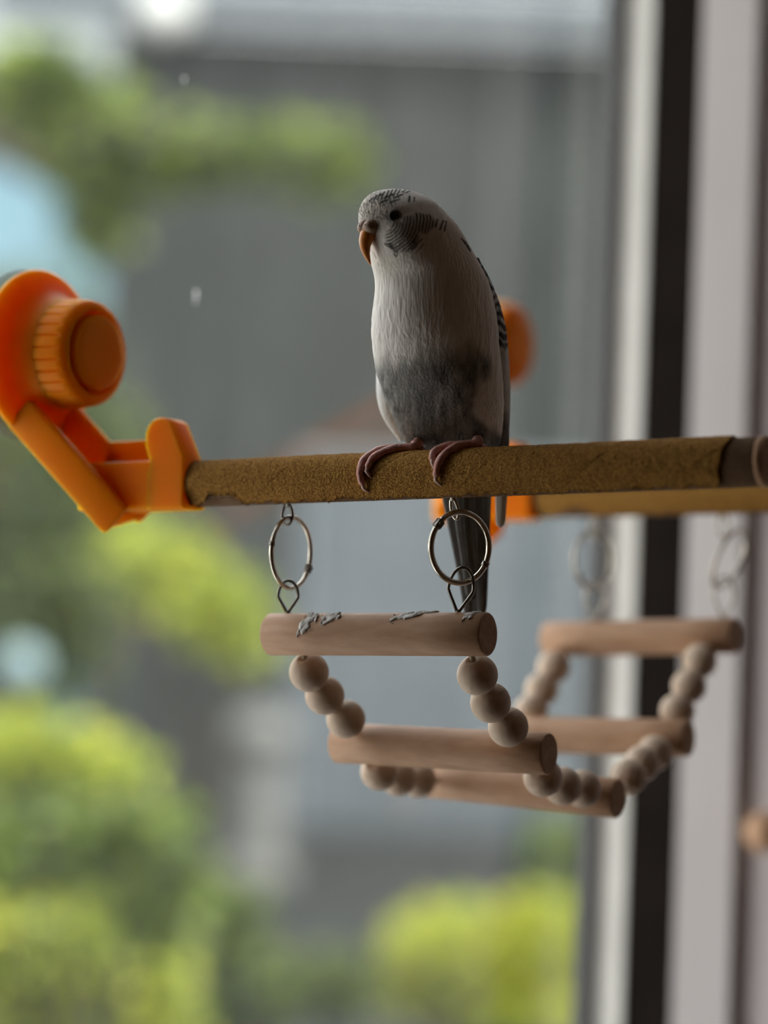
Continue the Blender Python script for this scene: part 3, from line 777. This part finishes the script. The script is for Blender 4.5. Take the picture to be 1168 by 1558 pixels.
# cere and beak
FACE = (-RIGHT * 0.80 - FWD * 0.60).normalized()
SIDE = (RIGHT * 0.60 - FWD * 0.80).normalized()
bz = surf_z(562, 350)
cb = P(560, 346, bz - 0.0002)
cere = mk('cere', join(ball(cb + SIDE * 0.0020, 0.0034, 24, 16, (0.95, 0.9, 0.92), (FACE, SIDE, UP)), ball(cb - SIDE * 0.0020, 0.0034, 24, 16, (0.95, 0.9, 0.92), (FACE, SIDE, UP)),
                       ball(cb - UP * 0.0003, 0.0031, 24, 16, (0.9, 1.1, 0.8), (FACE, SIDE, UP))), M['cere'], bird)
for s in (-1, 1):
    mk('nostril', ball(cb + SIDE * s * 0.0019 + FACE * 0.0027 + UP * 0.0006, 0.0006, 12, 8), M['eye'], cere)
bc = [(563, 351, 0.0012), (559, 358, 0.0008), (556, 367, 0.0007), (555.5, 377, 0.0008), (557.5, 387, 0.0011), (561, 396, 0.0016), (564, 403, 0.0023)]
bw = [.0031, .0033, .0029, .0022, .0015, .0008, .0002]
bp = [P(u, v, bz - 0.0012 + dz) for u, v, dz in bc]
V = []; nb = 24
for i, p in enumerate(bp):
    t = (bp[min(i + 1, 6)] - bp[max(i - 1, 0)]).normalized(); sd = (SIDE - t * SIDE.dot(t)).normalized(); fw = sd.cross(t)
    for j in range(nb):
        q = 2 * math.pi * j / nb
        V.append(p + sd * math.cos(q) * bw[i] * 0.92 + fw * math.sin(q) * bw[i] * 0.95)
mk('beak', (V, [tuple(reversed(f)) for f in grid_faces(7, nb) + [tuple(range(nb)), tuple(reversed([6 * nb + j for j in range(nb)]))]]), M['beak'], bird)

# wings: folded shells lying against each flank
def wing(rows, colfn, name='wing', nn=40):
    rows = np.array(rows, float); m = 90
    v = np.linspace(rows[0, 0], rows[-1, 0], m)
    g = [smooth1(np.interp(v, rows[:, 0], rows[:, k]), 3) for k in range(1, 5)]
    t = np.linspace(0, 2 * np.pi, nn, endpoint=False)
    U = g[0][:, None] + g[1][:, None] * np.cos(t); Zz = g[2][:, None] - g[3][:, None] * np.sin(t)
    Vv = np.repeat(v[:, None], nn, 1)
    fs = [tuple(reversed(f)) for f in grid_faces(m, nn) + [tuple(range(nn)), tuple(reversed([(m - 1) * nn + j for j in range(nn)]))]]
    o = mk(name, (PN(U, Vv, Zz).reshape(-1, 3), fs), M['plumage'], bird)
    set_col(o, colfn(U, Vv, np.repeat(np.sin(t)[None], m, 0)))
    return o
def wcol(U, Vv, s):
    c = np.ones(U.shape + (3,)) * np.array((0.50, 0.47, 0.43))
    nz = vnoise(np.stack([U / 3, Vv / 9, s * 2], -1))
    ph = Vv / 15.0 + 0.25 * np.sin(U / 3)
    sc = np.abs(ph - np.round(ph))
    upm = (1 - sstep(520, 545, Vv))
    m = (1 - sstep(.26, .38, sc + .25 * (nz - .5))) * upm
    c = c * (1 - m[..., None]) + np.array((0.02, 0.018, 0.016)) * m[..., None]
    low = sstep(610, 650, Vv) * 0.85
    c = c * (1 - low[..., None]) + np.array((0.075, 0.07, 0.065)) * low[..., None]
    return c * (0.8 + 0.4 * nz)[..., None]
wr_ = wing([(392, 724, 1, .957, .001), (405, 728, 8, .958, .006), (430, 736, 12, .960, .010), (460, 745, 15, .962, .013), (500, 754, 16.5, .964, .014), (550, 759, 15.5, .967, .014),
            (600, 762, 14.5, .970, .012), (640, 762, 13.5, .974, .009), (670, 761, 12, .979, .006), (690, 760, 10, .983, .004), (700, 760, 6, .984, .002)], wcol)
def wcol2(U, Vv, s):
    nz = vnoise(np.stack([U / 3, Vv / 12, s * 2], -1))
    return np.ones(U.shape + (3,)) * np.array((0.80, 0.79, 0.76)) * (0.85 + 0.25 * nz)[..., None]
wl_ = wing([(470, 596, 1, .972, .001), (490, 594, 10, .973, .007), (530, 590, 15, .975, .012), (570, 588, 16, .977, .012), (600, 587.5, 15.5, .978, .011), (625, 591, 14, .979, .009),
            (645, 597, 10, .981, .006), (660, 604, 6, .982, .003), (672, 612, 2, .983, .001)], wcol2)
# long flight and tail feathers
def blade(name, path, widths, z, dz, mat, parent, thick=0.00028):
    """path of (u, v) with half widths in photo pixels at depth z"""
    V = []; n = 10; path = [np.array(p, float) for p in path]
    pu = np.array(path); k = np.linspace(0, 1, 40); kk = np.linspace(0, 1, len(path))
    uu = np.interp(k, kk, pu[:, 0]); v2 = np.interp(k, kk, pu[:, 1]); ww = np.interp(k, np.linspace(0, 1, len(widths)), widths)
    tip = np.sqrt(np.clip(1 - ((k - 0.93) / 0.07).clip(0, 1) ** 2, 0.0025, 1)); ww = ww * tip
    for i in range(40):
        zz = z + dz * k[i]
        for j in range(n):
            t = 2 * math.pi * j / n
            x = math.cos(t); y = math.sin(t)
            V.append(P(uu[i] + ww[i] * x, v2[i], zz + thick * (-y) * (1.0 - 0.5 * abs(x)) + 0.0008 * x * x * (ww[i] / 14)))
    fs = [tuple(reversed(f)) for f in grid_faces(40, n) + [tuple(range(n)), tuple(reversed([39 * n + j for j in range(n)]))]]
    f = mk(name, (V, fs), mat, parent)
    qs = [P(uu[i], v2[i], z + dz * k[i] - thick * 1.25) for i in range(0, 39, 4)]
    mk('shaft', tube(qs, [0.00035 * (1 - .7 * i / len(qs)) for i in range(len(qs))], 6), mat, f)
for path, w, z in (([(706, 690), (708, 800), (724, 985)], (20, 17, 9), .987), ([(690, 690), (698, 800), (719, 962)], (18, 15, 8), .9862), ([(724, 690), (725, 800), (730, 975)], (19, 15, 9), .9856),
                   ([(684, 690), (690, 762), (706, 885)], (19, 17, 8), .9848), ([(736, 690), (734, 790), (733, 940)], (14, 12, 7), .9842), ([(702, 690), (706, 790), (718, 915)], (18, 15, 8), .9834),
                   ([(722, 690), (723, 770), (728, 872)], (18, 15, 9), .9828)):
    blade('tail_feather', path, w, z, 0.004, M['tail'], bird)
blade('wing_tip_feather', [(764, 640), (763, 730), (761, 803)], (9, 10.5, 7), .981, 0.0, M['palefeather'], wr_)
for k, (du, ve) in enumerate(((0, 716), (4, 735), (-4, 728))):
    blade('flight_feather', [(765 + du * .5, 600), (768 + du * .4, 660), (766 + du, ve)], (6, 5, 4), .9775 - .0012 * k, 0.003, M['tail'], wr_)

# feet: toes curled over the perch, two in front, two behind
def toe(parent, us, angs, r0=0.0019, lift=0.0013, claw=True):
    pts = []; 
    k = np.linspace(0, 1, 16); kk = np.linspace(0, 1, len(us))
    uu = np.interp(k, kk, us); aa = np.interp(k, kk, angs)
    for u, a in zip(uu, aa): pts.append(PA.at(PA.h_of_u(u), a, PR + lift))
    rr = [r0 * (1.02 - 0.35 * t) * (1 + 0.10 * math.cos(t * 19)) for t in k]
    rr[-1] = r0 * 0.35
    t = mk('toe', tube(pts, rr, 14), M['pinkskin'], parent)
    if claw:
        e, b = pts[-1], pts[-3]; dv = (e - b).normalized()
        ce = [e - dv * 0.0008, e + dv * 0.0008, PA.at(PA.h_of_u(us[-1] + 2), angs[-1] - 12, PR + 0.0006), PA.at(PA.h_of_u(us[-1] + 5), angs[-1] - 20, PR + 0.0001)]
        mk('claw', tube(ce, [r0 * .45, r0 * .42, r0 * .28, r0 * .06], 10), M['claw'], t)
def foot(u0, toes, legtop):
    ankle = PA.at(PA.h_of_u(u0), 100, PR + 0.0026)
    f = mk('foot', tube([legtop, legtop.lerp(ankle, .5), ankle, ankle - Z3 * 0.0012], [.0024, .0022, .0024, .0018], 14), M['pinkskin'], bird)
    for us, an in toes: toe(f, us, an)
foot(628, [([630, 604, 583, 571, 568, 572], [100, 82, 62, 34, 4, -22]), ([630, 610, 594, 582, 579], [95, 78, 56, 34, 12]), ([630, 626, 622], [105, 150, 190]), ([630, 640, 644], [105, 150, 185])], P(640, 668, .968))
foot(722, [([724, 706, 693, 685, 683], [98, 74, 44, 14, -12]), ([716, 694, 678, 673, 676], [92, 78, 60, 42, 24]), ([722, 728, 730], [105, 150, 190]), ([722, 738, 744], [105, 150, 185])], P(726, 668, .966))

# ------------------------------------------------------------------ the garden beyond the glass
GZ = CZ - 1.14
def outdoor(u, v, z): return P(u, v, z)
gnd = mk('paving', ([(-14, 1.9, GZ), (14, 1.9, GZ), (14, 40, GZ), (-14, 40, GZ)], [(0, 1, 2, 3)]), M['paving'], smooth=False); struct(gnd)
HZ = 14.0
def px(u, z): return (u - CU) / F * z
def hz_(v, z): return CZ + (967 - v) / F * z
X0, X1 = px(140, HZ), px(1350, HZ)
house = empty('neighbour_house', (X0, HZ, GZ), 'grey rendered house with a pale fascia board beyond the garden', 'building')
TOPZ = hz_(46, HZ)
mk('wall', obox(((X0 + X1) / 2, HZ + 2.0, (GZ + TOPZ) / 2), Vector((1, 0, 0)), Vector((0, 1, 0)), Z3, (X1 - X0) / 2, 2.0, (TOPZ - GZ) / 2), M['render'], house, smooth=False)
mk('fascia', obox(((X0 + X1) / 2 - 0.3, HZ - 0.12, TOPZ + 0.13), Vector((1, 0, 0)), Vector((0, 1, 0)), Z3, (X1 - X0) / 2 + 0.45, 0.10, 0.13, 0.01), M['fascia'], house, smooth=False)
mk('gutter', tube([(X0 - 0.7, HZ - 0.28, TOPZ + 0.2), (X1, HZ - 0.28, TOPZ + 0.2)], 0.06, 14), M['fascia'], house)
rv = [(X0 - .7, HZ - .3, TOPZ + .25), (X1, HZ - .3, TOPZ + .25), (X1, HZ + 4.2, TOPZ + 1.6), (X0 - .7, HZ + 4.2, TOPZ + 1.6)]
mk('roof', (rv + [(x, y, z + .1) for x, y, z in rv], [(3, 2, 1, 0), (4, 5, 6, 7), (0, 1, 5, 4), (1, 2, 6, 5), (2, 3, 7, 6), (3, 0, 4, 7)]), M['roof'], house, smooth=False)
# sectional door: separate panels
dx0, dx1 = px(470, HZ), px(930, HZ)
dz0, dz1 = hz_(1255, HZ), hz_(700, HZ)
door = mk('garage_door', obox(((dx0 + dx1) / 2, HZ - 0.01, (dz0 + dz1) / 2), Vector((1, 0, 0)), Vector((0, 1, 0)), Z3, (dx1 - dx0) / 2 + .05, .02, (dz1 - dz0) / 2 + .02), M['fascia'], house, smooth=False)
for k in range(6):
    zz0 = dz0 + (dz1 - dz0) * k / 6
    mk('panel', obox(((dx0 + dx1) / 2, HZ - 0.04, zz0 + (dz1 - dz0) / 12), Vector((1, 0, 0)), Vector((0, 1, 0)), Z3, (dx1 - dx0) / 2, .02, (dz1 - dz0) / 12 - .012, .006), M['shutter'], door, smooth=False)
lg = P(250, 14, 13.45)  # unlit white globe added to give the bright gleam on the fascia
gleam = empty('gleam_globe', (lg.x, HZ - 0.23, TOPZ + 0.06), 'white globe added for a bright gleam on the fascia of the grey house', 'gleam')
mk('globe', ball(lg, 0.15, 24, 16), M['globe'], gleam)
mk('bracket', tube([(lg.x, HZ - 0.23, TOPZ + 0.06), (lg.x, HZ - 0.36, TOPZ + 0.02), lg], 0.025, 10), M['dark_frame'], gleam)
# added blue house standing in for a sky patch left of the grey one
M['sky_blue'] = pm('sky_patch_blue', (0.17, 0.29, 0.36), 0.8, (0.20, 0.32, 0.39), 2)
M['cream'] = pm('cream_paint', (0.36, 0.33, 0.20), 0.8, (0.40, 0.37, 0.23), 2)
M['pale_roof'] = pm('pale_grey_sheet', (0.14, 0.155, 0.155), 0.7, (0.17, 0.185, 0.185), 3)
BZ = 20.0; bx0, bx1 = px(-400, BZ), px(150, BZ)
blue = empty('added_blue_house', ((bx0 + bx1) / 2, BZ, GZ), 'pale blue house with a cream upper wall, added for a patch of sky behind the trees', 'building')
XA, YA = Vector((1, 0, 0)), Vector((0, 1, 0))
mk('wall', obox(((bx0 + bx1) / 2, BZ + 2, (GZ + hz_(262, BZ)) / 2), XA, YA, Z3, (bx1 - bx0) / 2, 2, (hz_(262, BZ) - GZ) / 2), M['sky_blue'], blue, smooth=False)
mk('upper_wall', obox(((bx0 + px(45, BZ)) / 2, BZ + 2, hz_(225, BZ)), XA, YA, Z3, (px(45, BZ) - bx0) / 2, 1.9, 37 / F * BZ), M['cream'], blue, smooth=False)
ry0, ry1 = hz_(188, BZ), hz_(-140, BZ)
rv = [(bx0 - .3, BZ - .3, ry0), (px(230, BZ), BZ - .3, ry0), (px(230, BZ), BZ + 2, ry1), (bx0 - .3, BZ + 2, ry1)]
rb = [(x, BZ + 4 - (y - BZ), z) for x, y, z in rv[:2]]
mk('roof', (rv + rb, [(0, 1, 2, 3), (3, 2, 5, 4), (0, 3, 4), (1, 5, 2), (0, 4, 5, 1)]), M['pale_roof'], blue, smooth=False)

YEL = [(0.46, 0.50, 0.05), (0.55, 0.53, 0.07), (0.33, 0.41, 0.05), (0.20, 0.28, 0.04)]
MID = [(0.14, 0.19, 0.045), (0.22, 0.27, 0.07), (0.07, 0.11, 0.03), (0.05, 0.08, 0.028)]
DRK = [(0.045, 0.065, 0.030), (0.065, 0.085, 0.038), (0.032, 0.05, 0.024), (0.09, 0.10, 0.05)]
def leaves(blobs, size, pal, per):
    """blobs: (u, v, z, ru, rv, density) ellipsoids of leaves"""
    V, Fc, C = [], [], []
    for (u, v, z, ru, rv, dn) in blobs:
        c = np.array(P(u, v, z)); rx, rz = ru / F * z, rv / F * z; ry = (rx + rz) / 2
        n = int(per * dn)
        for _ in range(n):
            d = RNG.normal(size=3); d /= np.linalg.norm(d); rad = RNG.random() ** 0.45
            p = c + d * rad * np.array((rx, ry, rz))
            ax = RNG.normal(size=3) * 0.6 + d * 0.9 + np.array((0, 0, -0.25)); ax /= np.linalg.norm(ax)
            nr = RNG.normal(size=3) * .7 + np.array((0.2, -0.5, .8)); nr -= ax * nr.dot(ax); nr /= np.linalg.norm(nr)
            sd = np.cross(ax, nr); L_ = size * (0.6 + 0.8 * RNG.random()); w = L_ * 0.3
            k = len(V)
            V += [p, p + ax * L_ * .45 + sd * w + nr * L_ * .08, p + ax * L_ - nr * L_ * .06, p + ax * L_ * .45 - sd * w + nr * L_ * .08]
            Fc += [(k, k + 1, k + 2), (k, k + 2, k + 3)]
            q = np.array(pal[int(RNG.integers(len(pal)))]) * (0.8 + 0.4 * RNG.random())
            C += [q] * 4
    return V, Fc, C
def shrub(name, label, cat, blobs, size, pal, per, base=None, group=None, stemr=0.02, via=None):
    b0 = blobs[0]; c = P(b0[0], b0[1], b0[2])
    bx = Vector((c.x, c.y, GZ)) if base is None else Vector(base)
    o = empty(name, bx, label, cat, group)
    V, Fc, C = leaves(blobs, size, pal, per)
    f = mk('foliage', (V, Fc), M['leaf'], o, smooth=False); f['kind'] = 'stuff'; set_col(f, C)
    for b in blobs:
        q = P(b[0], b[1], b[2]); m = bx.lerp(q, .5) + Vector((0, 0, 0.15 * (q - bx).length))
        m.z = max(m.z, GZ + .05)
        if via is not None: m = via.copy()
        mk('stem', tube([bx, bx.lerp(m, .5), m, m.lerp(q, .5) + Vector((0, 0, .03)), q], [stemr, stemr * .9, stemr * .7, stemr * .5, stemr * .25], 8), M['bark'], o)
    return o
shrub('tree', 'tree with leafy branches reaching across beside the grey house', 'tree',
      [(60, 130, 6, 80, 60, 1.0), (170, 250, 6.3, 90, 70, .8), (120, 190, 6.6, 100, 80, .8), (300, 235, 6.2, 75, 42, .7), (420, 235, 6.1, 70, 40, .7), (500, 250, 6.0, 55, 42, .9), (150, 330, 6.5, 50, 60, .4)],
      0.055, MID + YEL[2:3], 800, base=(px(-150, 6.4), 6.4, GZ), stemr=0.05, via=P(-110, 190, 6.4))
shrub('hedge_shrub', 'tall dusky green hedge shrub in front of the added pale blue house', 'shrub',
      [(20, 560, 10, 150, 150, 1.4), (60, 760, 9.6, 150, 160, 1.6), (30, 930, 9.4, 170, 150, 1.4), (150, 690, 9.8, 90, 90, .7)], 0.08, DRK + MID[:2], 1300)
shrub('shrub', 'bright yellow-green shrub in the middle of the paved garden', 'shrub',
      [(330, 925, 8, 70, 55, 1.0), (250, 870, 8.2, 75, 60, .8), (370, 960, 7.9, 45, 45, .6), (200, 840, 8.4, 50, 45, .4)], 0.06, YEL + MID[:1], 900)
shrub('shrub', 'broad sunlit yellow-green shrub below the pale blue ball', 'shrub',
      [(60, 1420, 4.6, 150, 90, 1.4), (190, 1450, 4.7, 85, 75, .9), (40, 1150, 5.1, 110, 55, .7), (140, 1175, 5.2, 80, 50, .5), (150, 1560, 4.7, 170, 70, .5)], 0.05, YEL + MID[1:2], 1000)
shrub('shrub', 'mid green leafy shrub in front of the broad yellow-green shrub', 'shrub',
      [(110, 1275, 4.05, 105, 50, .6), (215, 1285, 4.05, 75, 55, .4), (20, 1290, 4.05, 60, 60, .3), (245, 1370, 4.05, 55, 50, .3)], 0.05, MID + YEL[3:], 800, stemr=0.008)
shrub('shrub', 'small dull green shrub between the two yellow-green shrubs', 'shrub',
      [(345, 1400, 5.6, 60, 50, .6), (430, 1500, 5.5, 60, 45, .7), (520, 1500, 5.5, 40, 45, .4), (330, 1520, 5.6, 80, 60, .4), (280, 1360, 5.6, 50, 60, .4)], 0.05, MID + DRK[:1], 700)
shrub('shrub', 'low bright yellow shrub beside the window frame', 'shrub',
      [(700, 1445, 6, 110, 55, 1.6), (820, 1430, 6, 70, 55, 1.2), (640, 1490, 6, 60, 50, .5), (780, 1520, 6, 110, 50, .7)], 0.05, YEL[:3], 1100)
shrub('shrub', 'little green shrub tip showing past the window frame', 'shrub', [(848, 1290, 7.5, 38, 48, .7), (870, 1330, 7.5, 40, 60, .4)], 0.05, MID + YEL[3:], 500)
# pale garden pillar and the glazed ball on its post
pillar = empty('garden_pillar', (P(400, 1118, 11).x, P(400, 1118, 11).y, GZ), 'short pale stone pillar with a rounded cap in front of the grey house', 'pillar')
pc = P(400, 1118, 11); 
mk('shaft', lathe((pc.x, pc.y, GZ), (0, 0, 1), [(0.16, 0), (0.16, .06), (0.11, .08), (0.11, pc.z - GZ - .1), (0.15, pc.z - GZ - .06)], 24), M['stone'], pillar, auto=40)
mk('cap', ball((pc.x, pc.y, pc.z), 0.17, 24, 16, (1, 1, .7)), M['stone'], pillar)
gb = P(34, 1015, 6.2); gball = empty('gazing_ball', (gb.x, gb.y, GZ), 'pale blue glazed garden ball on a post among the shrubs', 'ornament')
mk('post', lathe((gb.x, gb.y, GZ), (0, 0, 1), [(0.08, 0), (0.08, .03), (0.022, .05), (0.022, gb.z - GZ - .05), (0.035, gb.z - GZ - .035)], 20), M['bark'], gball, auto=40)
mk('ball', ball(gb, 0.060, 32, 20), M['blue_glaze'], gball)
